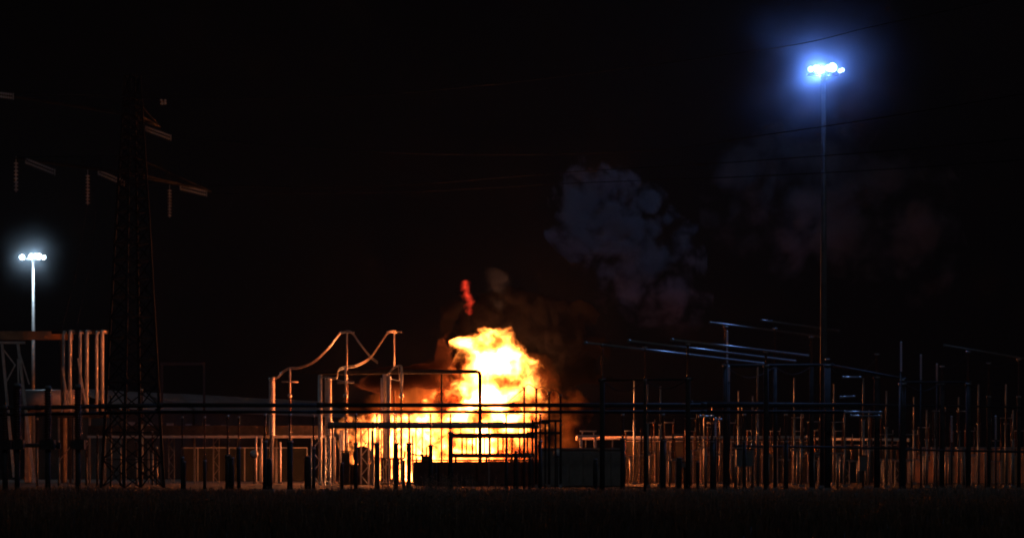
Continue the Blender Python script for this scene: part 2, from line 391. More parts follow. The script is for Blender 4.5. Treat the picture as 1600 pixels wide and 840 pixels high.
# ================================================================= masts
def mast(D, px, ptop, label, lamps, lum, pole_r, cone_col, emis, paint='galvanised_steel'):
    x = gx(px, D); H = hz(ptop, D)
    t = thing('floodlight_mast', (x, D, 0), label, 'floodlight mast', 'tall floodlight masts')
    MB().tube([(0, 0, 0), (0, 0, H * .5), (0, 0, H - .5)], [pole_r, pole_r * .78, pole_r * .5], 14).build('pole', paint, t)
    MB().tube([(0, 0, 0), (0, 0, .5)], [pole_r * 1.5, pole_r * 1.35], 12).build('base', 'concrete', t)
    h = MB(); k = 20; rr = 1.35
    ring = [(rr * math.cos(2 * math.pi * i / k), rr * .8 * math.sin(2 * math.pi * i / k), H - .7) for i in range(k + 1)]
    h.tube(ring, .05, 6, cap=False)
    for i in range(0, k, 5): h.bar((0, 0, H - .7), ring[i], .07)
    h.tube([(0, 0, H - 1.1), (0, 0, H - .2)], .28, 10)
    h.build('head_frame', 'galvanised_steel', t)
    m = bpy.data.materials.new('lit_glass'); m.use_nodes = True; b = m.node_tree.nodes['Principled BSDF']
    b.inputs['Emission Color'].default_value = emis + (1,); b.inputs['Emission Strength'].default_value = 3
    b.inputs['Base Color'].default_value = (.8, .8, .8, 1)
    for lx, lz, s, face in lamps:      # offsets in photo pixels from the head, glass radius in metres
        X = lx / F * D; Z = H - lz / F * D; yy = -face
        hd = MB().tube([(X, yy, Z), (X, yy + .35, Z + .05)], [s * 1.12, s * .6], 12).bar((X, yy + .3, Z), (X * .6, .0, H - .7), .06).build('floodlight', 'cabinet', t)
        g_ = MB().ball((X, yy - .02, Z), s, 14, 8, (1, .35, 1)); g_.build('lens', m, hd)
    for lx, lz, e, aim, ang in lum:        # each floodlight throws its beam one way, clear of its own pole
        l = bpy.data.lights.new('flood_light', 'SPOT' if ang else 'POINT'); l.energy = e; l.shadow_soft_size = .1; l.color = cone_col
        if ang: l.spot_size = R(ang); l.spot_blend = .3
        o = bpy.data.objects.new('flood_light', l); COL.objects.link(o); o.parent = t; a_ = Vector(aim).normalized()
        o.location = Vector((lx / F * D, 0, H - lz / F * D)) + Vector((a_.x * .6, a_.y * 1.9, 0)); o.rotation_euler = a_.to_track_quat('-Z', 'Y').to_euler()
    return t
mast(205, 1287, 104, 'tallest floodlight mast with blue-white lamps, rising out of the yard on the right',
     [(-23, 8, .25, 1.2), (-15, 7, .29, 1.3), (4, 7, .3, 1.5), (10, 6, .4, 1.4), (23, 10, .19, 1.0), (27, 8, .19, .8)],
     [(6, 7, 10000, (-.75, -.65, -.25), 150), (9, 7, 1300, (.4, -.9, -.2), 150), (4, 7, 105000, (-.2, 1., .2), 46), (8, 7, 30000, (.25, 1., .2), 46), (9, 7, 3600, (0, -1, 0), 168), (-18, 8, 2600, (0, -1, 0), 168)], .34, (.20, .40, 1.0), (.50, .75, 1.0), 'mast_steel')
mast(380, 52, 398, 'distant floodlight mast with white lamps at the far left of the yard',
     [(-15, 5, .38, 1.2), (0, 4, .42, 1.4), (6, 4, .38, 1.5), (12, 4, .42, 1.4), (19, 5, .36, 1.2)],
     [(-15, 5, 2500, (0, -1, 0), 0), (8, 4, 6500, (0, -1, 0), 0)], .36, (.62, .82, 1.0), (.8, .95, 1.0))

# ================================================================= double busbar and its posts
DB = 186.0
def insulator_post(D, px, ytop, ymid, wlow, wtop, label, group, name='insulator_post', shade='porcelain', arm=None, cat='insulator post', steel='weathered_steel'):
    x = gx(px, D); zt = hz(ytop, D); zm = hz(ymid, D); k = D / F
    t = thing(name, (x, D, 0), label, cat, group)
    MB().tube([(0, 0, 0), (0, 0, .35)], [wlow * k * .9, wlow * k * .8], 4, smooth=False).build('footing', 'concrete', t)
    MB().tube([(0, 0, .3), (0, 0, zm)], wlow * k / 2, 10).build('column', steel, t)
    MB().tube([(0, 0, zm - .06), (0, 0, zm + .1)], wlow * k * .62, 10).build('flange', 'galvanised_steel', t)
    MB().sheds((0, 0, zm + .1), (0, 0, zt - .12), wtop * k * .28, wtop * k * .6, .16).build('insulator', shade, t)
    c = MB().tube([(0, 0, zt - .13), (0, 0, zt)], wtop * k * .55, 10)
    if arm: c.tube([(-arm * k, 0, zt - .05), (arm * k, 0, zt - .05)], .05, 6)
    c.build('cap', 'aluminium', t)
    return t
posts = [(285, 650, 715, 5, 3), (320, 650, 720, 5, 3), (356, 648, 712, 8, 4), (373, 650, 700, 6, 3), (414, 646, 690, 7, 4), (453, 646, 690, 9, 5),
         (490, 648, 700, 5, 4), (556, 646, 693, 6, 4), (589, 646, 693, 8, 4), (619, 646, 693, 7, 3), (639, 646, 693, 8, 4), (673, 646, 696, 7, 4), (704, 646, 676, 8, 4),
         (791, 646, 700, 5, 4), (844, 646, 690, 6, 5), (941, 646, 686, 9, 8), (973, 646, 686, 8, 5), (1036, 646, 688, 9, 5), (1113, 648, 690, 8, 5), (1163, 646, 690, 6, 5), (1228, 646, 690, 7, 5)]
posts = [p for p in posts if p[0] != 941]
for i, (px, yt, ym, wl, wt) in enumerate(posts):
    insulator_post(DB, px, yt, ym, wl, wt, f'{nth(i)} post from the left under the long dark double busbar, silhouetted', 'posts under the double busbar')
for row, dd, r, lb in ((632.5, 0, .17, 'upper dark tube of the long double busbar crossing in front of the fire'), (643, .9, .125, 'lower dark tube of the long double busbar crossing in front of the fire')):
    D = DB + dd; b = MB(); pts = [at(px, row + (6 if px < 250 else 0) * (1 - max(px, 0) / 250) * .8, D) for px in (-60, 60, 160, 250, 500, 800, 1100, 1345)]
    for a, c in zip(pts, pts[1:]): b.tube([a, c], r, 10)
    for p in pts[1:-1]: b.tube([p - Vector((.22, 0, 0)), p + Vector((.22, 0, 0))], r * 1.25, 10)
    t = thing('busbar', (pts[0].x, D, 0), lb, 'busbar', 'the long double busbar')
    o = b.build('tube', 'weathered_steel'); o.parent = t; o.location = -t.location
# short thick stubs standing low in front
stubs = [(421, 718, 9), (481, 714, 11), (534, 724, 6), (631, 720, 5), (806, 706, 7), (930, 718, 7), (1061, 716, 9), (1090, 722, 5), (288, 722, 5), (362, 716, 8), (681, 724, 5), (828, 712, 5)]
stubs.sort()
for i, (px, yt, wd) in enumerate(stubs):
    D = 181; t = thing('equipment_stub', (gx(px, D), D, 0), f'{nth(i)} short stubby dark post from the left, standing low in front of the busbar posts', 'post', 'short stubby posts')
    r = wd / F * D / 2; H = hz(yt, D)
    MB().box((0, 0, .2), (r * 3, r * 3, .4)).build('footing', 'concrete', t)
    MB().tube([(0, 0, .35), (0, 0, H - .3), (0, 0, H)], [r, r, r * .7], 10).build('column', 'weathered_steel', t)
    MB().tube([(0, 0, H), (0, 0, H + .1)], r * 1.05, 10).build('cap', 'galvanised_steel', t)

# ================================================================= right-hand yard
# tall posts carrying the sloping tubes
tall = [(941, 537, 8, 594, 160), (1008, 541, 5, 594, 157), (1075, 536, 8, 592, 155), (1134, 509, 9, 571, 196), (1211, 512, 6, 571, 200), (1268, 525, 7, 570, 202), (1293, 560, 10, 571, 198),
        (1197, 548, 8, 572, 178), (1370, 552, 9, 590, 200), (1410, 592, 11, 600, 190), (1472, 571, 8, 600, 200), (1513, 548, 8, 600, 195), (1545, 566, 6, 620, 205), (1592, 560, 6, 620, 205)]
tall.sort()
for i, (px, yt, wd, ym, D) in enumerate(tall):
    insulator_post(D, px, yt, ym, wd, wd * .55, f'{nth(i)} tall dark gantry post from the left in the right half of the yard', 'tall gantry posts', name='gantry_post', arm=4, cat='gantry post')
def tube_thing(a, b, r, label, group, m='aluminium', name='bus_tube', cat='bus tube', ends=True, n=10):
    base = Vector((a.x, a.y, 0)); t = thing(name, base, label, cat, group)
    o = MB().tube([a, b], r, n).build('tube', m); o.parent = t; o.location = -base
    if ends:
        d = (b - a).normalized()
        for p in (a, b):
            o = MB().tube([p - d * .12, p + d * .12], r * 1.35, n).build('end_cap', m); o.parent = t; o.location = -base
    return t
for a, b, lb in (((915, 535, 160), (1192, 567, 191), 'lowest and leftmost sloping aluminium tube glinting over the right yard'),
                 ((983, 532, 157), (1242, 563.5, 189), 'middle one of the three glinting sloping tubes over the right yard'),
                 ((1050, 530.5, 155), (1262, 555, 181), 'top and rightmost of the three glinting sloping tubes over the right yard'),
                 ((1110, 503.5, 200), (1282, 525, 222), 'high sloping tube whose near end sticks out left of the tall mast'),
                 ((1190, 500, 205), (1310, 516, 222), 'faint high sloping tube crossing in front of the tall mast'),
                 ((1476, 539, 190), (1640, 566, 225), 'sloping tube with one bright glint near the right edge')):
    tube_thing(at(*a), at(*b), .07, lb, 'sloping bus tubes over the right yard')
for a, b, lb in (((1321, 643, 186), (1376, 643.5, 188), 'upper one of two short stacked blue-white tubes right of the mast foot'), ((1330, 649, 186), (1374, 649.3, 188), 'lower one of two short stacked blue-white tubes right of the mast foot'),
                 ((1314, 620, 188), (1334, 619, 189), 'tiny bluish tube above the two stacked short tubes right of the mast'), ((1318, 589, 192), (1344, 589, 193), 'faint short tube hanging just right of the mast above the others'),
                 ((1094, 650, 182), (1110, 650, 182), 'very short glinting tube low left of the mast among the posts'), ((1118, 655, 182), (1126, 655, 182), 'tiniest glinting tube beside the small insulator stack left of the mast')):
    tube_thing(at(*a), at(*b), .07, lb, 'short glinting tubes in the right yard')
# cross beams
for a, b, r, lb in (((938, 594, 160), (1080, 592, 156), .08, 'dark cross beam joining the three leftmost tall gantry posts'),
                    ((1130, 571, 196.6), (1300, 570, 199), .13, 'dark cross beam just below the high sloping tubes by the mast'),
                    ((1300, 570, 199), (1415, 592, 191), .1, 'dark sloping beam running right from the foot of the mast beam'),
                    ((1412, 597, 190), (1515, 597, 195.5), .1, 'dark cross beam between tall posts near the right edge'),
                    ((1080, 628, 188), (1620, 636, 205), .1, 'long thin dark beam low across the right yard'),
                    ((1150, 696, 192), (1420, 700, 198), .1, 'low dark equipment rail across the right yard'),
                    ((1415, 702, 192), (1640, 706, 200), .1, 'low dark equipment rail at the right edge of the yard')):
    tube_thing(at(*a), at(*b), r, lb, 'dark cross beams in the right yard', 'weathered_steel', 'cross_beam', 'beam', n=6)
# glass bead insulator strings lit by the mast
def bead_string(px, y0, y1, D, label, r=.085, group='glinting insulator stacks', pitch=.16):
    x = gx(px, D); z1, z0 = hz(y0, D), hz(y1, D)
    t = thing('insulator_stack', (x, D, 0), label, 'insulator', group)
    MB().tube([(0, 0, 0), (0, 0, z0)], .07, 8).build('column', 'weathered_steel', t)
    MB().sheds((0, 0, z0), (0, 0, z1), r * .5, r * 1.3, pitch, 12).build('insulator', 'glass_insulator', t)
    MB().ball((0, 0, z1 + .05), r * 1.1, 10, 6).build('cap', 'aluminium', t)
for px, y0, y1, D, lb in ((1136, 519, 566, 192, 'bright glinting insulator stack on the post left of the mast'), (1139, 574, 596, 193.5, 'shorter glinting stack just under the brightest one left of the mast'),
                          (1118, 654, 682, 184, 'small glinting insulator stack low among the posts left of the mast'), (1408, 536, 580, 188, 'tall thin glinting insulator stack midway between mast and right edge'),
                          (1439, 556, 593, 192, 'evenly beaded glinting insulator stack right of the tall thin one'), (1464, 570, 600, 196, 'dim insulator stack with a single glint at its top'),
                          (1487, 652, 690, 190, 'dim low insulator stack left of the bright beaded one near the right edge'), (1556, 651, 686, 190, 'bright beaded insulator stack nearest the right edge')):
    bead_string(px, y0, y1, D, lb)

RW = 'slack jumpers in the right yard'
for i, (a, b, sag, lb) in enumerate((((941, 594, 160), (1008, 594, 158), 14, 'slack jumper under the beam between the first and second tall gantry posts'), ((1008, 594, 158), (1075, 593, 156), 11, 'slack jumper under the beam between the second and third tall gantry posts'),
        ((1134, 573, 196), (1211, 573, 199), 17, 'slack jumper drooping under the beam left of the mast'), ((1211, 573, 199), (1268, 573, 201), 12, 'shorter slack jumper drooping beside the mast pole'),
        ((1293, 571, 198), (1370, 560, 200), 24, 'long slack jumper from the mast beam to the next tall post'), ((1413, 598, 190), (1472, 598, 194), 12, 'slack jumper under the beam near the right edge'),
        ((1472, 573, 200), (1513, 550, 197), 10, 'short rising jumper between two tall posts near the right edge'), ((1513, 550, 197), (1592, 562, 205), 16, 'last slack jumper running to the post at the right edge'))):
    p, q = at(*a), at(*b); k = 190 / F * sag
    wire([p, p.lerp(q, .3) - Vector((0, 0, k * .84)), p.lerp(q, .6) - Vector((0, 0, k * .96)), q], .035, lb, RW, 'weathered_steel')
# rows of switchgear further back
def disconnector(D, px, H, lit, label, group, arms=True, lat=False):
    x = gx(px, D); t = thing('disconnector', (x, D, 0), label, 'disconnector', group)
    h1 = H * .52
    if lat:
        b = MB(); s = .28
        for sx, sy in ((-s, -s), (s, -s), (s, s), (-s, s)): b.bar((sx, sy, 0), (sx, sy, h1), .07)
        for q in range(int(h1 / .7)):
            z0, z1 = q * .7, min(h1, (q + 1) * .7)
            for u in (-s, s):
                b.bar((-s if q % 2 else s, u, z0), (s if q % 2 else -s, u, z1), .045); b.bar((u, -s if q % 2 else s, z0), (u, s if q % 2 else -s, z1), .045)
        b.build('lattice_support', 'galvanised_steel', t)
    else: MB().tube([(0, 0, 0), (0, 0, h1)], .13, 8).build('column', 'galvanised_steel', t)
    MB().box((0, 0, h1 + .08), (1.5, .3, .16)).build('base_beam', 'galvanised_steel', t)
    for s in (-.55, .55):
        MB().sheds((s, 0, h1 + .16), (s, 0, H), .07, .13, .17, 8).build('insulator', 'porcelain', t)
    if arms: MB().tube([(-.7, 0, H + .06), (.62, 0, H + .06)], .045, 6).bar((.62, 0, H + .06), (.62, 0, H + .5), .05).build('contact_arm', 'aluminium', t)
rows_ = [(236, 1060, 1600, 40, 'nearest'), (266, 1010, 1600, 42, 'middle'), (294, 985, 1600, 34, 'farthest')]
for D, x0, x1, st, nm in rows_:
    px = x0; i = 0
    while px < x1:
        H = random.choice((5.2, 6.4, 7.4)); disconnector(D + random.uniform(-3, 3), px, H, 1, f'{nth(i)} disconnector from the left in the {nm} row behind the right-hand posts', f'{nm} row of disconnectors', random.random() < .7, random.random() < .35)
        px += st * random.uniform(.8, 1.2); i += 1
# slim posts with a fire-lit edge
slim = [(991, 595, 290), (1012, 600, 246), (1032, 603, 252), (1154, 610, 286), (1176, 618, 236), (1184, 565, 226), (1241, 590, 280), (1252, 640, 250), (1303, 600, 275), (1320, 640, 250), (1349, 590, 230), (1358, 640, 236),
        (1385, 610, 238), (1428, 620, 290), (1448, 640, 238), (1460, 640, 250), (1498, 620, 245), (1529, 600, 240), (1572, 600, 240), (1583, 640, 236), (1100, 640, 296), (1125, 650, 292)]
slim.sort()
for i, (px, yt, D) in enumerate(slim):
    t = thing('slim_post', (gx(px, D), D, 0), f'{nth(i)} slim steel post from the left with a fire-lit edge in the right yard', 'post', 'slim posts with a fire-lit edge'); H = hz(yt, D)
    MB().box((0, 0, .15), (.6, .6, .3)).build('footing', 'concrete', t)
    MB().tube([(0, 0, .25), (0, 0, H * .62)], .13, 8).build('column', 'galvanised_steel', t)
    MB().tube([(0, 0, H * .62), (0, 0, H)], .085, 8).build('upper_tube', 'galvanised_steel', t)
    MB().box((0, 0, H * .62), (.4, .3, .1)).build('bracket', 'galvanised_steel', t)
# dark cabinets
for px, y0, y1, x0, D, lb in ((1163, 702, 728, 1150, 200, 'bulky dark current transformer box held up between posts left of the mast'), (1070, 722, 730, 1062, 182, 'small dark box on an arm beside the tall post'),
                              (1348, 712, 735, 1342, 215, 'small dark switch cabinet with a warm light glinting on it')):
    wpx = 2 * (px - x0); t = thing('equipment_box', (gx(px, D), D, 0), lb, 'equipment box'); k = D / F
    z1, z0 = hz(y0, D), hz(y1, D)
    MB().box((0, 0, (z0 + z1) / 2), (wpx * k, .7, z1 - z0)).build('body', 'cabinet', t)
    MB().box((0, -.36, (z0 + z1) / 2), (wpx * k * .8, .04, (z1 - z0) * .8)).build('door', 'cabinet', t)
    MB().box((0, 0, z1 + .04), (wpx * k * 1.1, .8, .08)).build('lid', 'weathered_steel', t)
    MB().tube([(0, 0, 0), (0, 0, z0)], .1, 8).build('leg', 'weathered_steel', t)

# back wall of panels and pipe along it
def panel_wall(D, x0, x1, ytop, step, m, label, seed, D2=None):
    D2 = D2 or D; H = hz(ytop, D); X0, X1 = gx(x0, D), gx(x1, D2); L = math.hypot(X1 - X0, D2 - D); a = math.atan2(D2 - D, X1 - X0)
    t = thing('panel_wall', (X0, D, 0), label, 'wall'); t.rotation_euler.z = a
    n = int(L / step); rr = random.Random(seed); st = L / n
    me = None
    for i in range(n):
        if me is None:
            o = MB().box((0, 0, (H - .1) / 2 + .05), (st - .06, .12, H - .1)).build('panel', m, t); me = o.data
        else: o = bpy.data.objects.new('panel', me); COL.objects.link(o); o.parent = t
        o.location = (i * st + st / 2, rr.uniform(-.04, .04), 0)
    for i in range(n + 1):
        if i == 0: po = MB().box((0, -.06, H / 2), (.16, .3, H + .15)).build('upright', 'galvanised_steel', t); pm = po.data
        else: po = bpy.data.objects.new('upright', pm); COL.objects.link(po); po.parent = t
        po.location = (i * st, 0, 0)
    MB().box((L / 2, 0, H + .1), (L, .26, .14)).build('top_rail', 'galvanised_steel', t)
    return t
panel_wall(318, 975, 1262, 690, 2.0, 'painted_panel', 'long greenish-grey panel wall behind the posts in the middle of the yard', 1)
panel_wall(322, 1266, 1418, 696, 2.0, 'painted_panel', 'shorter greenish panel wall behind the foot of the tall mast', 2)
panel_wall(312, 1420, 1625, 700, 1.6, 'warm_panel', 'warm orange-lit panel wall at the right edge of the yard', 3)
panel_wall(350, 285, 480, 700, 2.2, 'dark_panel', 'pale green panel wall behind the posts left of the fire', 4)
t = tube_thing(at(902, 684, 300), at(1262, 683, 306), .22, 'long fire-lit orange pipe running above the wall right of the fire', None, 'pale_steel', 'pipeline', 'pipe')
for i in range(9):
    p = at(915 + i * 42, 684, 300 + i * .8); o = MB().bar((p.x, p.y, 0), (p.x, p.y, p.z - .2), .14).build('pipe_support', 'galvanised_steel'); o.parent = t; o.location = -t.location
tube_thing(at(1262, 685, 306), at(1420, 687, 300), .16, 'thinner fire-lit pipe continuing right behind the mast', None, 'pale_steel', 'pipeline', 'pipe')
# small fire-lit portal at x 905-935
t = thing('pipe_bridge', (gx(919, 285), 285, 0), 'small bright orange-lit steel trestle just right of the dark cabin', 'trestle'); k = 285 / F
for s in (-11, 11):
    MB().bar((s * k, 0, 0), (s * k, 0, hz(682, 285)), .3).build('leg', 'pale_steel', t)
MB().box((0, 0, hz(681, 285)), (34 * k, .6, .3)).build('beam', 'pale_steel', t)
MB().box((0, 0, hz(673, 285)), (26 * k, .3, .14)).bar((-9 * k, 0, hz(681, 285)), (-9 * k, 0, hz(673, 285)), .1).bar((9 * k, 0, hz(681, 285)), (9 * k, 0, hz(673, 285)), .1).build('handrail', 'pale_steel', t)

# ================================================================= centre: wall, cabin, deck, gantry
def building_box(name, x0, x1, ytop, D, depth, m, label, cat, slabs):
    X0, X1 = gx(x0, D), gx(x1, D); H = hz(ytop, D); t = thing(name, ((X0 + X1) / 2, D, 0), label, cat); W = X1 - X0
    MB().box((0, depth / 2, H / 2 - .05), (W - .1, depth - .1, H - .1)).build('wall', m, t)
    n = slabs; me = None
    for i in range(n):
        if me is None: o = MB().box((0, 0, (H - .3) / 2 + .1), (W / n - .05, .1, H - .3)).build('panel', m, t); me = o.data
        else: o = bpy.data.objects.new('panel', me); COL.objects.link(o); o.parent = t
        o.location = (-W / 2 + (i + .5) * W / n, random.uniform(-.03, .02), 0)
    MB().box((0, depth / 2, H + .03), (W + .4, depth + .4, .18)).build('coping', 'concrete', t)
    return t
building_box('fire_wall', 646, 842, 719, 268, .8, 'sooty_brick', 'low dark concrete blast wall right in front of the brightest flames', 'wall', 8)
cb = building_box('control_cabin', 846, 976, 701, 258, 5, 'dark_concrete', 'dark boxy control cabin just right of the fire', 'cabin', 6)
MB().box((-2.2, -.1, 1.1), (1., .12, 2.1)).build('door', 'cabinet', cb)
# deck with uprights silhouetted against flames
D = 276; k = D / F; t = thing('equipment_deck', (gx(772, D), D, 0), 'dark railed equipment deck silhouetted against the white flames', 'platform')
def lx(px): return (px - 772) * k
MB().box((lx(772), 0, hz(680, D)), (136 * k, 1.2, 8 * k)).build('upper_beam', 'weathered_steel', t)
MB().box((lx(770), 0, hz(711, D)), (130 * k, 1.4, 7 * k)).build('lower_beam', 'weathered_steel', t)
for px in (722, 729, 738, 744, 751, 757, 766, 778, 786, 793, 800, 812, 824, 832):
    MB().bar((lx(px), 0, hz(712, D)), (lx(px), 0, hz(680, D)), .13 if px % 2 else .2).build('upright', 'weathered_steel', t)
for px, yt in ((720, 662), (741, 656), (756, 664), (778, 660), (810, 658), (824, 662)):
    MB().sheds((lx(px), 0, hz(676, D)), (lx(px), 0, hz(yt, D)), .05, .1, .15, 8).build('insulator', 'porcelain', t)
for px in (712, 760, 800, 836):
    MB().bar((lx(px), .2, 0), (lx(px), .2, hz(711, D)), .25).build('leg', 'weathered_steel', t)
# pipe gantry with the down pipe at x = 750
D = 288; k = D / F; t = thing('pipe_gantry', (gx(620, D), D, 0), 'long brown pipe gantry bending down in front of the flames', 'gantry')
def lx(px): return (px - 620) * k
MB().tube([(lx(496), 0, hz(582, D)), (lx(745), 0, hz(580, D)), (lx(749), 0, hz(582, D)), (lx(750), 0, hz(588, D)), (lx(750), 0, 0)], .24, 10).build('pipe', 'weathered_steel', t)
MB().tube([(lx(470), .9, hz(580, D)), (lx(690), .9, hz(577.5, D))], .12, 8).build('upper_pipe', 'weathered_steel', t)
for px, wd, m in ((500, .36, 'pale_steel'), (602, .5, 'pale_steel'), (690, .16, 'weathered_steel')):
    MB().tube([(lx(px), .1, 0), (lx(px), .1, hz(584, D))], wd / 1.5, 12).build('column', m, t)
MB().tube([(lx(596), -.4, 0), (lx(596), -.4, hz(590, D))], .09, 8).build('drain_pipe', 'pale_steel', t)

# thick horizontal enclosed bus in front of the fire
t = thing('enclosed_bus', (gx(680, 264), 264, 0), 'thick blue-grey horizontal bus duct crossing in front of the low flames', 'bus duct')
b = MB().tube([at(512, 664, 264) - t.location, at(842, 664, 264) - t.location], .36, 14).build('duct', 'tank_paint', t)
for px in (520, 583, 640, 703, 764, 836):
    p = at(px, 664, 264) - t.location
    MB().tube([p - Vector((.1, 0, 0)), p + Vector((.1, 0, 0))], .42, 14).build('flange', 'galvanised_steel', t)
    MB().bar((p.x, .1, 0), (p.x, .1, p.z - .2), .16).build('support', 'galvanised_steel', t)
D = 305
t = thing('covered_trestle', (gx(330, D), D, 0), 'long low beam with a fire-lit underside left of the flames', 'trestle'); k = D / F
MB().box((0, 0, hz(672, D)), ((522 - 140) * k, 1.6, 15 * k)).build('beam', 'weathered_steel', t)
MB().box((0, -.9, hz(682, D)), ((522 - 140) * k, .5, .3)).build('lit_lower_flange', 'pale_steel', t)  # pale strip puts the firelight along the underside into the colour
for i, px in enumerate((160, 196, 232, 268, 304, 338, 372, 408, 432, 456, 516)):
    X = (px - 330) * k; H = hz(682, D)
    if px in (268, 338):
        b = MB()
        for s in (-.35, .35): b.bar((X + s, 0, 0), (X + s, 0, H), .1)
        for q in range(6): b.bar((X + (-.35 if q % 2 else .35), 0, q * H / 6), (X + (.35 if q % 2 else -.35), 0, (q + 1) * H / 6), .07)
        b.build('lattice_leg', 'galvanised_steel', t)
    else: MB().bar((X, 0, 0), (X, 0, H), .2).build('leg', 'galvanised_steel', t)
for i in range(14):
    X = (170 + i * 25 - 330) * k
    MB().box((X, -.5, hz(680, D)), (.5, .4, .3)).build('clamp', 'aluminium', t)

# lit bushing columns, posts and hanging loops left of the fire
bush = [(425, 591, 10, 301), (513, 591, 11, 288), (607, 588, 8, 287)]
for i, (px, yt, wd, D) in enumerate(bush):
    k = D / F; t = thing('bushing', (gx(px, D), D, 0), ('leftmost tall orange-lit cylindrical bushing left of the fire', 'middle tall orange-lit cylindrical bushing beneath the second wire arch', 'tall cylindrical bushing closest to the flames')[i], 'bushing', 'tall lit bushings'); H = hz(yt, D)
    MB().tube([(0, 0, 0), (0, 0, hz(680, D))], wd * k * .35, 10).build('pedestal', 'galvanised_steel', t)
    MB().sheds((0, 0, hz(680, D)), (0, 0, H - .2), wd * k * .42, wd * k * .52, .26, 14).build('insulator', 'pale_steel', t)
    MB().tube([(0, 0, H - .2), (0, 0, H + .1)], wd * k * .5, 12).build('cap', 'aluminium', t)
pp = [(453, 574, 300, 596), (540, 574, 286, 597), (627, 573, 287, 0), (542, 519, 296, 0), (616, 518, 300, 0)]
names = ('slim fire-lit surge arrester with a crossbar under the first wire arch', 'slim fire-lit surge arrester with a crossbar under the second wire arch', 'slim surge arrester under the looped jumpers nearest the flames',
         'tall thin post holding up the first wire arch', 'tall dim post holding up the second wire arch')
for i, (px, yt, D, yb) in enumerate(pp):
    k = D / F; t = thing('surge_arrester', (gx(px, D), D, 0), names[i], 'post', 'slim posts under the wire arches'); H = hz(yt, D)
    MB().tube([(0, 0, 0), (0, 0, hz(662, D))], .16, 8).build('pedestal', 'galvanised_steel', t)
    MB().sheds((0, 0, hz(662, D)), (0, 0, hz((662 + yt) / 2 + 2, D)), .1, .2, .25, 10).build('insulator', 'porcelain', t)
    MB().tube([(0, 0, hz((662 + yt) / 2 + 2, D)), (0, 0, H)], .12 if i < 3 else .09, 8).build('rod', 'pale_steel', t)
    MB().ball((0, 0, hz((yt + 662) / 2, D)), .28 if i < 3 else .16, 10, 6).build('grading_ball', 'aluminium', t)
    if yb: MB().tube([(-13 * k, 0, hz(yb, D)), (13 * k, 0, hz(yb, D))], .11, 8).build('crossbar', 'aluminium', t)
    if i > 2: MB().box((0, 0, H), (1.9, .2, .12)).build('yoke', 'aluminium', t)
G = 'wire arches left of the fire'
wire([at(*p) for p in ((425, 590, 301), (434, 589, 301), (443, 580, 300), (453, 575, 300), (468, 574, 300), (490, 565, 299), (512, 545, 298), (530, 522, 297), (536, 519, 296), (549, 519, 296), (562, 536, 296), (578, 556, 295), (590, 566, 294))],
     .05, 'first fire-lit wire arch swooping up from the leftmost bushing to its tall post', G, 'aluminium', twin=.1)
wire([at(*p) for p in ((513, 590, 288), (526, 590, 287), (529, 578, 286), (540, 573, 286), (556, 571, 287), (578, 559, 290), (596, 534, 296), (607, 519, 299), (620, 518, 300))],
     .05, 'second dim wire arch swooping up to the tall post nearest the smoke', G, 'aluminium', twin=.1)
wire([at(*p) for p in ((607, 587, 287), (612, 577, 287), (620, 572, 287), (627, 572, 287), (629, 580, 287), (629, 600, 287), (628, 622, 287))], .055, 'looped jumper dropping from the bushing closest to the flames', 'jumper loops', 'aluminium', twin=.08)
wire([at(*p) for p in ((601, 588, 287.5), (608, 581, 287.5), (616, 573, 287.5), (622, 573, 287.5), (624, 590, 287.5), (622, 594, 287.5), (603, 589, 287.5))], .05, 'small slanted jumper loop beside the bushing closest to the flames', 'jumper loops', 'aluminium')
wire([at(*p) for p in ((500, 590, 288), (512, 588, 287), (530, 594, 286), (540, 596, 286))], .06, 'short jumper joining the middle bushing to its crossbar', 'jumper loops', 'aluminium')

# lattice columns in front of the fire
lats = [(494, 685, 14, 280), (512, 683, 8, 283), (570, 668, 12, 281), (600, 668, 16, 279), (622, 668, 12, 282), (655, 668, 10, 284)]
for i, (px, yt, wd, D) in enumerate(lats):
    k = D / F; s = wd * k / 2; H = hz(yt, D); b = MB(); t = thing('lattice_column', (gx(px, D), D, 0), f'{nth(i)} lattice column from the left in front of the flames', 'lattice column', 'lattice columns by the fire')
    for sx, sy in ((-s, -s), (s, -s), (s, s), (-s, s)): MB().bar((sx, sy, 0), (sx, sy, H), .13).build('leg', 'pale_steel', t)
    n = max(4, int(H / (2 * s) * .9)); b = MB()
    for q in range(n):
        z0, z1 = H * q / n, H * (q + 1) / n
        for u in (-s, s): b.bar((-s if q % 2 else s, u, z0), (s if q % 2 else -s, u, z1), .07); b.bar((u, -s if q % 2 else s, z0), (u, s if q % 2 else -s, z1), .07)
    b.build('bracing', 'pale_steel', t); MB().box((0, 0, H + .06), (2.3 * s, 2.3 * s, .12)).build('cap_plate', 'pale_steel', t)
lit = [(400, 682, .12, 300), (438, 690, .13, 301), (409, 684, .1, 302), (534, 672, .3, 290), (523, 682, .14, 289), (581, 672, .1, 276), (645, 680, .12, 290), (540, 682, .12, 293)]
lit.sort()
for i, (px, yt, r, D) in enumerate(lit):
    t = thing('support_post', (gx(px, D), D, 0), f'{nth(i)} brightly lit bare post from the left between trestle and flames', 'post', 'brightly lit posts left of the fire'); H = hz(yt, D)
    MB().tube([(0, 0, .2), (0, 0, H)], r, 10).build('shaft', 'pale_steel', t); MB().box((0, 0, .12), (r * 4, r * 4, .24)).build('footing', 'concrete', t)
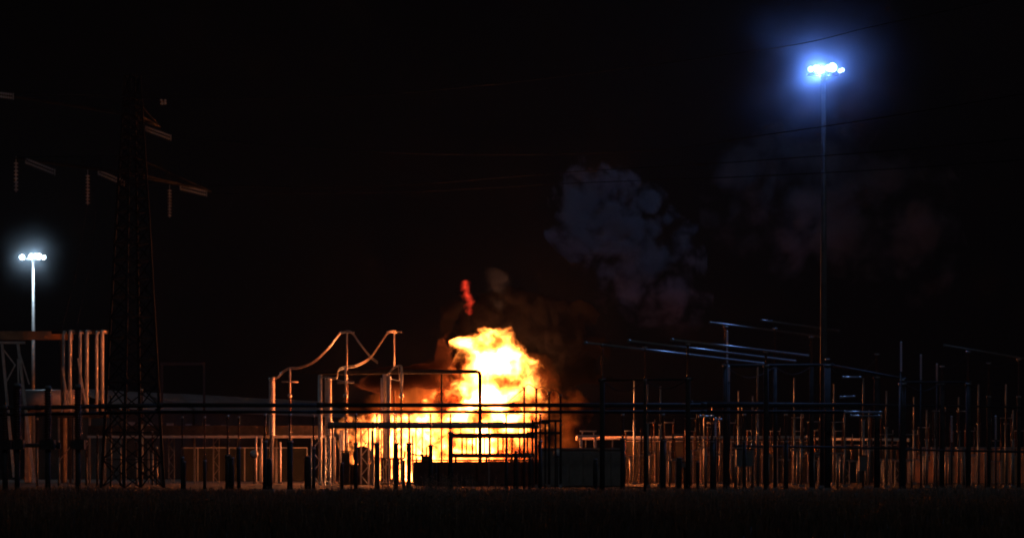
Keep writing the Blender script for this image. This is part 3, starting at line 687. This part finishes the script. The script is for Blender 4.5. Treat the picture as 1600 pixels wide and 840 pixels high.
# transformer with round conservator tank left of the flames
D = 284; k = D / F; t = thing('transformer', (gx(566, D), D, 0), 'burning transformer with a round tank end and slanting braces at the left of the flames', 'transformer')
MB().box((-.4, 1.6, 1.2), (3.4, 2.2, 2.4)).build('tank', 'weathered_steel', t)
MB().tube([(0, 0, hz(711, D)), (0, 2.8, hz(711, D))], 15 * k, 18).build('conservator', 'weathered_steel', t)
for s in range(6): MB().box((-2.3 + s * .28, .35, 1.2), (.08, .5, 2.)).build('radiator_fin', 'weathered_steel', t)
MB().bar((.2, -.3, hz(696, D)), (20 * k, -.3, hz(722, D)), .1).build('brace', 'weathered_steel', t)
MB().bar((6 * k, -.4, hz(690, D)), (-8 * k, -.4, hz(725, D)), .1).build('brace', 'weathered_steel', t)
D = 283; t = thing('valve_stand', (gx(650, D), D, 0), 'spiky dark valve stand with a slanting brace left of the blast wall', 'valve stand'); k = D / F
MB().bar((0, 0, 0), (0, 0, hz(705, D)), .14).build('stem', 'weathered_steel', t)
MB().tube([(-.9, 0, hz(708, D)), (.9, 0, hz(712, D))], .09, 6).build('handle', 'weathered_steel', t)
MB().bar((8 * k, 0, hz(700, D)), (18 * k, 0, hz(716, D)), .1).bar((18 * k, 0, hz(716, D)), (18 * k, 0, 0), .1).build('brace', 'weathered_steel', t)

for px, y0, w_, D, n_, lb in ((612, 716, 34, 287, 8, 'finned cooling radiator bank silhouetted low against the left part of the flames'), (578, 726, 20, 290, 5, 'smaller finned radiator bank beside the burning transformer')):
    k = D / F; H = hz(y0, D); t = thing('radiator_bank', (gx(px, D), D, 0), lb, 'radiator', 'radiator banks in front of the flames'); W = w_ * k
    for q in range(n_): MB().box((-W / 2 + (q + .5) * W / n_, 0, H * .5 + .15), (W / n_ * .55, .9, H - .35)).build('fin', 'weathered_steel', t)
    MB().tube([(-W / 2, 0, H), (W / 2, 0, H), (W / 2 + .25, 0, H + .1), (W / 2 + .3, 0, H + .9)], .13, 8).build('header_pipe', 'weathered_steel', t)
    MB().box((0, 0, .1), (W * 1.05, 1.1, .2)).build('plinth', 'concrete', t)
for px, y0, D, lb in ((540, 700, 279, 'slim dark cabinet with a pipe standing before the left end of the flames'), (664, 706, 281, 'dark pump stand just left above the blast wall')):
    k = D / F; H = hz(y0, D); t = thing('control_stand', (gx(px, D), D, 0), lb, 'equipment stand', None)
    MB().box((0, 0, H * .45), (.9, .6, H * .9)).build('housing', 'weathered_steel', t); MB().box((0, 0, H * .92), (1.1, .8, .12)).build('hood', 'weathered_steel', t)
    MB().tube([(.2, 0, H * .9), (.2, 0, H + .6), (.7, 0, H + .8)], .09, 8).build('pipe', 'weathered_steel', t)
# round-headed posts
for px, py, r, D, lb in ((397, 709, 6.5, 284, 'round pale globe on a thin post left of the fire, lit orange'), (871, 707, 6.5, 252, 'round pale globe on a thin post in front of the dark cabin')):
    k = D / F; t = thing('globe_post', (gx(px, D), D, 0), lb, 'globe post', 'globe-headed posts')
    MB().tube([(0, 0, 0), (0, 0, hz(py, D))], .07, 8).build('stem', 'weathered_steel', t)
    MB().ball((0, 0, hz(py, D)), r * k, 16, 10).build('globe', 'pale_steel', t)
# hardware right of the flames: thin insulator posts with jumper wires
for i, (px, yt, D) in enumerate(((819, 604, 187), (838, 606, 240), (858, 612, 240), (876, 616, 242))):
    insulator_post(D, px, yt, 664, 4, 5, ('dark insulator post standing at the right edge of the flames', 'first thin insulator post from the left just right of the flames', 'second thin insulator post from the left just right of the flames', 'third thin insulator post from the left just right of the flames')[i], 'thin insulator posts right of the flames')
for a, b, c, lb in (((790, 632, 240), (805, 618, 238), (820, 606, 230), 'jumper wire slanting up across the right edge of the flames'), ((838, 607, 240), (848, 604, 240), (858, 612, 240), 'short jumper arched between the first two thin posts right of the flames'),
                    ((858, 612, 240), (867, 609, 240), (876, 616, 242), 'short jumper arched between the last two thin posts right of the flames'), ((819, 606, 187.5), (826, 600, 215), (838, 607, 240), 'jumper wire arched from the dark post to the first thin post')):
    wire([at(*a), at(*b), at(*c)], .04, lb, 'jumpers right of the flames')
D = 236; k = D / F; t = thing('disconnector_cluster', (gx(845, D), D, 0), 'dark stepped disconnector frame standing just right of the flames', 'disconnector')
for px, yt, hwd in ((826, 664, 10), (845, 660, 14), (862, 657, 16), (840, 676, 16), (866, 676, 10)):
    MB().box(((px - 845) * k, 0, hz(yt, D)), (hwd * 2 * k, .5, .24)).build('cross_arm', 'weathered_steel', t)
for px in (832, 852, 868): MB().bar(((px - 845) * k, 0, 0), ((px - 845) * k, 0, hz(655, D)), .2).build('leg', 'weathered_steel', t)

# ================================================================= left side
# six upright pipes on a frame
D = 314; k = D / F; t = thing('pipe_rack', (gx(130, D), D, 0), 'tall rack of six upright pinkish-lit pipes at the left of the yard', 'pipe rack')
def lx(px): return (px - 130) * k
for i, px in enumerate((98, 111, 124, 137, 150, 161)):
    zt = hz(518, D); r = .2 + .05 * (i % 2); y = -.7 if i % 2 else .5
    MB().tube([(lx(px), y, hz(645, D)), (lx(px), y, zt - .6), (lx(px), y + .15, zt - .18), (lx(px), y + .5, zt), (lx(px), y + 2.4, zt + .05)], r, 12).build('pipe', 'pale_steel', t)
for a, b in (((100, 575), (110, 640)), ((124, 560), (137, 640)), ((111, 610), (98, 645))):
    MB().bar((lx(a[0]), -1, hz(a[1], D)), (lx(b[0]), -1, hz(b[1], D)), .18).build('brace', 'pale_steel', t)
MB().box((lx(130), 0, hz(648, D)), (76 * k, 2.4, .7)).build('platform', 'weathered_steel', t)
for px in (94, 118, 142, 166):
    MB().bar((lx(px), -.9, 0), (lx(px), -.9, hz(648, D)), .22).build('leg', 'galvanised_steel', t)
MB().bar((lx(118), -.95, hz(690, D)), (lx(94), -.95, hz(720, D)), .12).bar((lx(142), -.95, hz(690, D)), (lx(134), -.95, hz(700, D)), .12).build('cross_brace', 'galvanised_steel', t)
MB().tube([(lx(76), 2., hz(517, D)), (lx(165), 2.2, hz(517, D))], .26, 10).build('header_pipe', 'weathered_steel', t)
# gantry girder and A-frame at far left
D = 316; k = D / F; t = thing('portal_frame', (gx(30, D), D, 0), 'A-shaped steel portal frame with a brown girder at the left edge', 'portal frame')
def lx(px): return (px - 30) * k
MB().box((lx(44), 1.4, hz(523, D)), (132 * k, 1.4, 13 * k)).build('girder', 'warm_panel', t)
MB().box((lx(18), 0, hz(535, D)), (42 * k, .5, .3)).build('top_beam', 'pale_steel', t)
for a, b, wd in (((3, 536), (22, 745), .32), ((28, 536), (54, 762), .34), ((28, 560), (29, 600), .2)):
    MB().bar((lx(a[0]), 0, hz(a[1], D)), (lx(b[0]), 0, max(0, hz(b[1], D))), wd).build('leg', 'pale_steel', t)
for a, b in (((5, 545), (24, 570)), ((24, 570), (8, 600)), ((30, 548), (46, 600))):
    MB().bar((lx(a[0]), -.1, hz(a[1], D)), (lx(b[0]), -.1, hz(b[1], D)), .16).build('brace', 'pale_steel', t)
for px in (94, 107): MB().bar((lx(px), 1.4, 0), (lx(px), 1.4, hz(517, D)), .3).build('rear_leg', 'weathered_steel', t)
# horizontal tank
D = 330; k = D / F; t = thing('storage_tank', (gx(72, D), D, 0), 'dim mauve horizontal storage tank behind the A-shaped portal frame', 'tank')
MB().tube([(-44 * k, 0, hz(626, D)), (-42 * k, 0, hz(626, D)), (46 * k, 0, hz(626, D)), (49 * k, 0, hz(626, D))], [.8, 1.55, 1.55, .8], 20).build('shell', 'tank_paint', t)
for s in (-28, 28): MB().box((s * k, 0, hz(643, D) / 2), (.5, 2., hz(643, D))).build('saddle', 'concrete', t)
# dark insulators silhouetted at left
for i, (px, y0, D, wd) in enumerate(((8, 632, 176, 9), (27, 598, 178, 15), (75, 602, 178, 13), (122, 600, 178, 13))):
    k = D / F; t = thing('instrument_transformer', (gx(px, D), D, 0), ('leftmost thick dark insulator column, cut by the left edge', 'thick dark insulator column in front of the A-shaped portal frame', 'thick dark insulator column between portal frame and pipe rack', 'thick dark insulator column in front of the pipe rack')[i], 'instrument transformer', 'thick dark insulator columns'); H = hz(y0, D)
    MB().tube([(0, 0, 0), (0, 0, hz(700, D))], .2, 10).build('pedestal', 'weathered_steel', t)
    MB().box((0, 0, hz(694, D)), (22 * k, .9, .7)).build('terminal_box', 'weathered_steel', t)
    MB().sheds((0, 0, hz(690, D)), (0, 0, H - .25), wd * k * .36, wd * k * .55, .18, 12).build('insulator', 'porcelain', t)
    MB().tube([(0, 0, H - .25), (0, 0, H)], [wd * k * .5, wd * k * .3], 12).build('head', 'cabinet', t)
tube_thing(at(-30, 694, 178.5), at(92, 696, 178.5), .16, 'low dark tube joining the thick insulator columns at the left edge', None, 'weathered_steel', 'link_tube', 'tube', n=8)
# yard posts at lower left
ll = [(58, 655, 262), (92, 690, 264), (135, 690, 270), (152, 680, 264), (173, 620, 258), (188, 640, 262), (222, 610, 262), (213, 690, 268), (238, 676, 274), (245, 700, 280), (252, 690, 284)]
for i, (px, yt, D) in enumerate(ll):
    H = hz(yt, D); t = thing('yard_post', (gx(px, D), D, 0), f'{nth(i)} thin yard post from the left around the feet of the lattice tower', 'post', 'thin posts at the lower left')
    MB().tube([(0, 0, 0), (0, 0, H * .65)], .12, 8).build('column', 'galvanised_steel', t); MB().sheds((0, 0, H * .65), (0, 0, H), .06, .13, .18, 8).build('insulator', 'porcelain', t)
    MB().ball((0, 0, H + .08), .14, 8, 6).build('cap', 'aluminium', t)

# far hall with a pale lit roof
t = thing('far_hall', (0, 0, 0), 'long far hall with a pale greenish roof lit by the left floodlights', 'hall')
A = at(120, 606, 420); B = at(500, 627, 500); A.z = B.z = 15.8
d = (B - A); d.z = 0; Lh = d.length; d.normalize(); nrm = Vector((-d.y, d.x, 0))
if nrm.y > 0: nrm = -nrm
t.location = (A.x, A.y, 0)
O = Vector((0, 0, 0)); We = 9.
def hp(u, v, z): return d * u + nrm * v + Vector((0, 0, z))
def quadbox(mb, pts, th):
    b0 = len(mb.v)
    for p in pts: mb.v.append(p)
    for p in pts: mb.v.append(p - Vector((0, 0, th)))
    for q in ((0, 1, 2, 3), (7, 6, 5, 4), (0, 4, 5, 1), (1, 5, 6, 2), (2, 6, 7, 3), (3, 7, 4, 0)): mb.f.append(tuple(b0 + i for i in q)); mb.sm.append(False)
wl = MB()
quadbox(wl, [hp(0, We, 12.2), hp(Lh, We, 12.2), hp(Lh, -We, 12.2), hp(0, -We, 12.2)], 12.2); wl.build('wall', 'dark_wall', t)
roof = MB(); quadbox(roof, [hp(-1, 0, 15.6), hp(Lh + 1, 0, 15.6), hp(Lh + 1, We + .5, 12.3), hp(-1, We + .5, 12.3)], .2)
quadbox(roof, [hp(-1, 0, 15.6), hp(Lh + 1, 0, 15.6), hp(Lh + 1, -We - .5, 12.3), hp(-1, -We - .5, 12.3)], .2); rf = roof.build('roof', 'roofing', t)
for j in range(4):
    for i in range(8):
        u0, u1 = i * Lh / 8 + .1, (i + 1) * Lh / 8 - .1; v0, v1 = j * We / 4 + .12, (j + 1) * We / 4 - .1; z0, z1 = 15.75 - v0 * .355, 15.75 - v1 * .355; o_ = random.uniform(-.03, .05)
        b = MB(); quadbox(b, [hp(u0, v0, z0 + o_), hp(u1, v0, z0 + o_), hp(u1, v1, z1 + o_), hp(u0, v1, z1 + o_)], .12); b.build('roof_panel', 'roofing', rf)
for i in range(14):
    b = MB(); b.box(hp((i + .5) * Lh / 14, We + .05, 9.), (2.2, .16, 1.8), math.atan2(d.y, d.x)); b.build('window', 'cabinet', t)
# far gantry faint against the sky
t = thing('far_gantry', at(305, 755, 430), 'faint distant gantry standing against the sky beyond the hall', 'gantry'); t.location.z = 0; k = 430 / F
for s in (-52, 14): MB().bar((s * k, 0, 0), (s * k, 0, hz(566, 430)), .4).build('leg', 'tower_steel', t)
MB().box((-19 * k, 0, hz(568, 430)), (70 * k, .6, .5)).build('beam', 'tower_steel', t)

# ================================================================= lattice tower (pylon)
TX, TD = gx(207, 240), 240.
pyl = thing('lattice_tower', (TX, TD, 0), 'huge dark lattice transmission tower looming at the left', 'transmission tower')
rot = R(39); topz = hz(118, 240)
def hs(z):
    kn = [(0, 2.25), (hz(330, 240), 1.15), (topz, .55)]
    return float(np.interp(z, [a for a, _ in kn], [b for _, b in kn]))
def corner(i, z):
    s = hs(z); a = rot + math.pi / 4 + i * math.pi / 2; return Vector((math.cos(a) * s * 1.414, math.sin(a) * s * 1.414, z))
zl = [0]
while zl[-1] < topz - 1.5: zl.append(zl[-1] + hs(zl[-1]) * 1.25)
zl[-1] = topz
for i in range(4):
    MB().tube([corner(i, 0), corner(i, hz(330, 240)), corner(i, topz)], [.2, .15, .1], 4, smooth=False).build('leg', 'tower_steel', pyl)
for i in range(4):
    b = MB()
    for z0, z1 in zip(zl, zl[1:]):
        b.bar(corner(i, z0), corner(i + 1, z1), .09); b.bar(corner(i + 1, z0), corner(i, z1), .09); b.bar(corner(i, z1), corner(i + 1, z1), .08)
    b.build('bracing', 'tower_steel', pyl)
def arm(za, pl, pr, h=1.4):
    pl = pl - pyl.location; pr = pr - pyl.location; cc = Vector((0, 0, za))
    for tip in (pl, pr):
        b = MB(); perp = Vector((-(tip - cc).y, (tip - cc).x, 0)).normalized() * .7; up = cc + Vector((0, 0, h * 1.3))
        for s in (-1, 1): b.bar(cc + perp * s, tip, .11)
        b.bar(up, tip, .1); n = 7
        for q in range(1, n):
            u = q / n; p1 = cc.lerp(tip, u); a_, b_ = p1 + perp * (1 - u), p1 - perp * (1 - u); c_ = up.lerp(tip, u)
            b.bar(a_, b_, .05); b.bar(a_, c_, .05); b.bar(b_, c_, .05)
            p2 = cc.lerp(tip, (q + 1) / n); b.bar(a_, p2 - perp * (1 - (q + 1) / n), .05)
        b.build('crossarm', 'tower_steel', pyl)
za = 31.1
arm(za, at(22, 247, 229), at(330, 299, 254)); arm(37.0, at(-30, 143, 228), at(250, 198, 248))
# strain strings
def strain(a, b, label, D0, D1):
    A_, B_ = at(a[0], a[1], D0), at(b[0], b[1], D1); t = thing('strain_insulator', A_, label, 'insulator', 'strain insulators on the tower'); v = B_ - A_
    off = Vector((0, .22, .0))
    up = Vector((0, 0, .17))
    for s in (-1, 1):
        MB().sheds(v * .06 + up * s, v * .92 + up * s, .05, .15, .21, 10).build('insulator_string', 'glass_insulator', t)
    MB().box(v * .04, (.1, .1, .55)).build('yoke', 'aluminium', t); MB().box(v * .95, (.1, .1, .6)).build('yoke', 'aluminium', t)
    return B_
E = {}
E['u'] = strain((226, 200), (269, 216), 'double insulator string high on the tower, tilted beside its upper crossarm', 246, 247)
E['l'] = strain((280, 292), (325, 303), 'brightest tilted double insulator string, at the right end of the lower crossarm', 250, 251)
E['m'] = strain((152, 268), (196, 287), 'faint bluish tilted double insulator string in the middle of the lower crossarm', 240, 241)
E['f'] = strain((38, 250), (88, 270), 'tilted double insulator string at the left end of the lower crossarm', 230, 231)
E['e'] = strain((-24, 145), (23, 151), 'tilted double insulator string cut by the left edge of the picture', 228, 229)
for px, y0, y1, D, lb in ((25, 253, 300, 229.5, 'hanging insulator string farthest left under the lower crossarm'), (137, 273, 320, 239, 'hanging insulator string in the middle under the lower crossarm'), (265, 296, 340, 248.5, 'hanging insulator string at the right under the lower crossarm')):
    A_ = at(px, y0, D); t = thing('suspension_insulator', A_, lb, 'insulator', 'hanging insulator strings on the tower'); L = (y1 - y0) / F * D
    MB().tube([(0, 0, 0), (0, 0, .5)], .03, 6).build('hanger', 'aluminium', t)
    MB().sheds((0, 0, 0), (0, 0, -L), .05, .22, .32, 10).build('insulator_string', 'glass_insulator', t)
A_ = at(255, 159, 246); t = thing('suspension_insulator', A_, 'small glinting clamp set seen end-on above the upper crossarm', 'insulator', 'hanging insulator strings on the tower')
for sx, sz in ((-.2, .15), (.2, .12), (-.12, -.18), (.2, -.16)): MB().ball((sx, 0, sz), .14, 8, 6).build('disc', 'glass_insulator', t)
# conductors to the right over the yard
GW = 'overhead conductors crossing the sky'
wire([E['l'], at(620, 300, 226), at(900, 286, 204), at(1186, 275, 186), at(1500, 257, 168), at(1900, 225, 150)], .035, 'lowest overhead conductor running from the brightest tilted insulator string', GW)
wire([E['m'], at(560, 292, 222), at(900, 268, 200), at(1122, 255, 188), at(1500, 226, 168), at(1900, 180, 150)], .035, 'middle overhead conductor running from the faint bluish insulator string', GW)
wire([E['u'], at(640, 240, 228), at(1000, 236, 202), at(1185, 212, 190), at(1420, 177, 176), at(1900, 95, 152)], .035, 'overhead conductor passing between the mast lamps and the smoke', GW)
wire([E['e'], at(560, 150, 205), at(1156, 83, 182), at(1380, 38, 172), at(1700, -30, 160)], .03, 'highest overhead conductor, passing just over the mast lamps', GW)
wire([at(137, 322, 239), at(128, 370, 236), at(118, 430, 232), at(100, 500, 226), at(92, 540, 222)], .03, 'first slack down-lead hanging beside the tower', 'slack down-leads by the tower')
wire([at(150, 330, 239), at(142, 400, 236), at(130, 460, 232), at(120, 510, 226)], .03, 'second slack down-lead hanging beside the tower', 'slack down-leads by the tower')

# ================================================================= haze
hb = MB().box((0, 300, 30), (420, 620, 62))
hm = bpy.data.materials.new('haze'); hm.use_nodes = True; n = hm.node_tree.nodes; n.clear()
o_ = n.new('ShaderNodeOutputMaterial'); pv = n.new('ShaderNodeVolumePrincipled'); pv.inputs['Color'].default_value = (.8, .8, .8, 1)
pv.inputs['Density'].default_value = .00005; pv.inputs['Anisotropy'].default_value = .3
hm.node_tree.links.new(pv.outputs[0], o_.inputs['Volume'])
ho = hb.build('haze', hm); tag(ho, 'thin smoky night air over the yard', 'haze', kind='stuff')
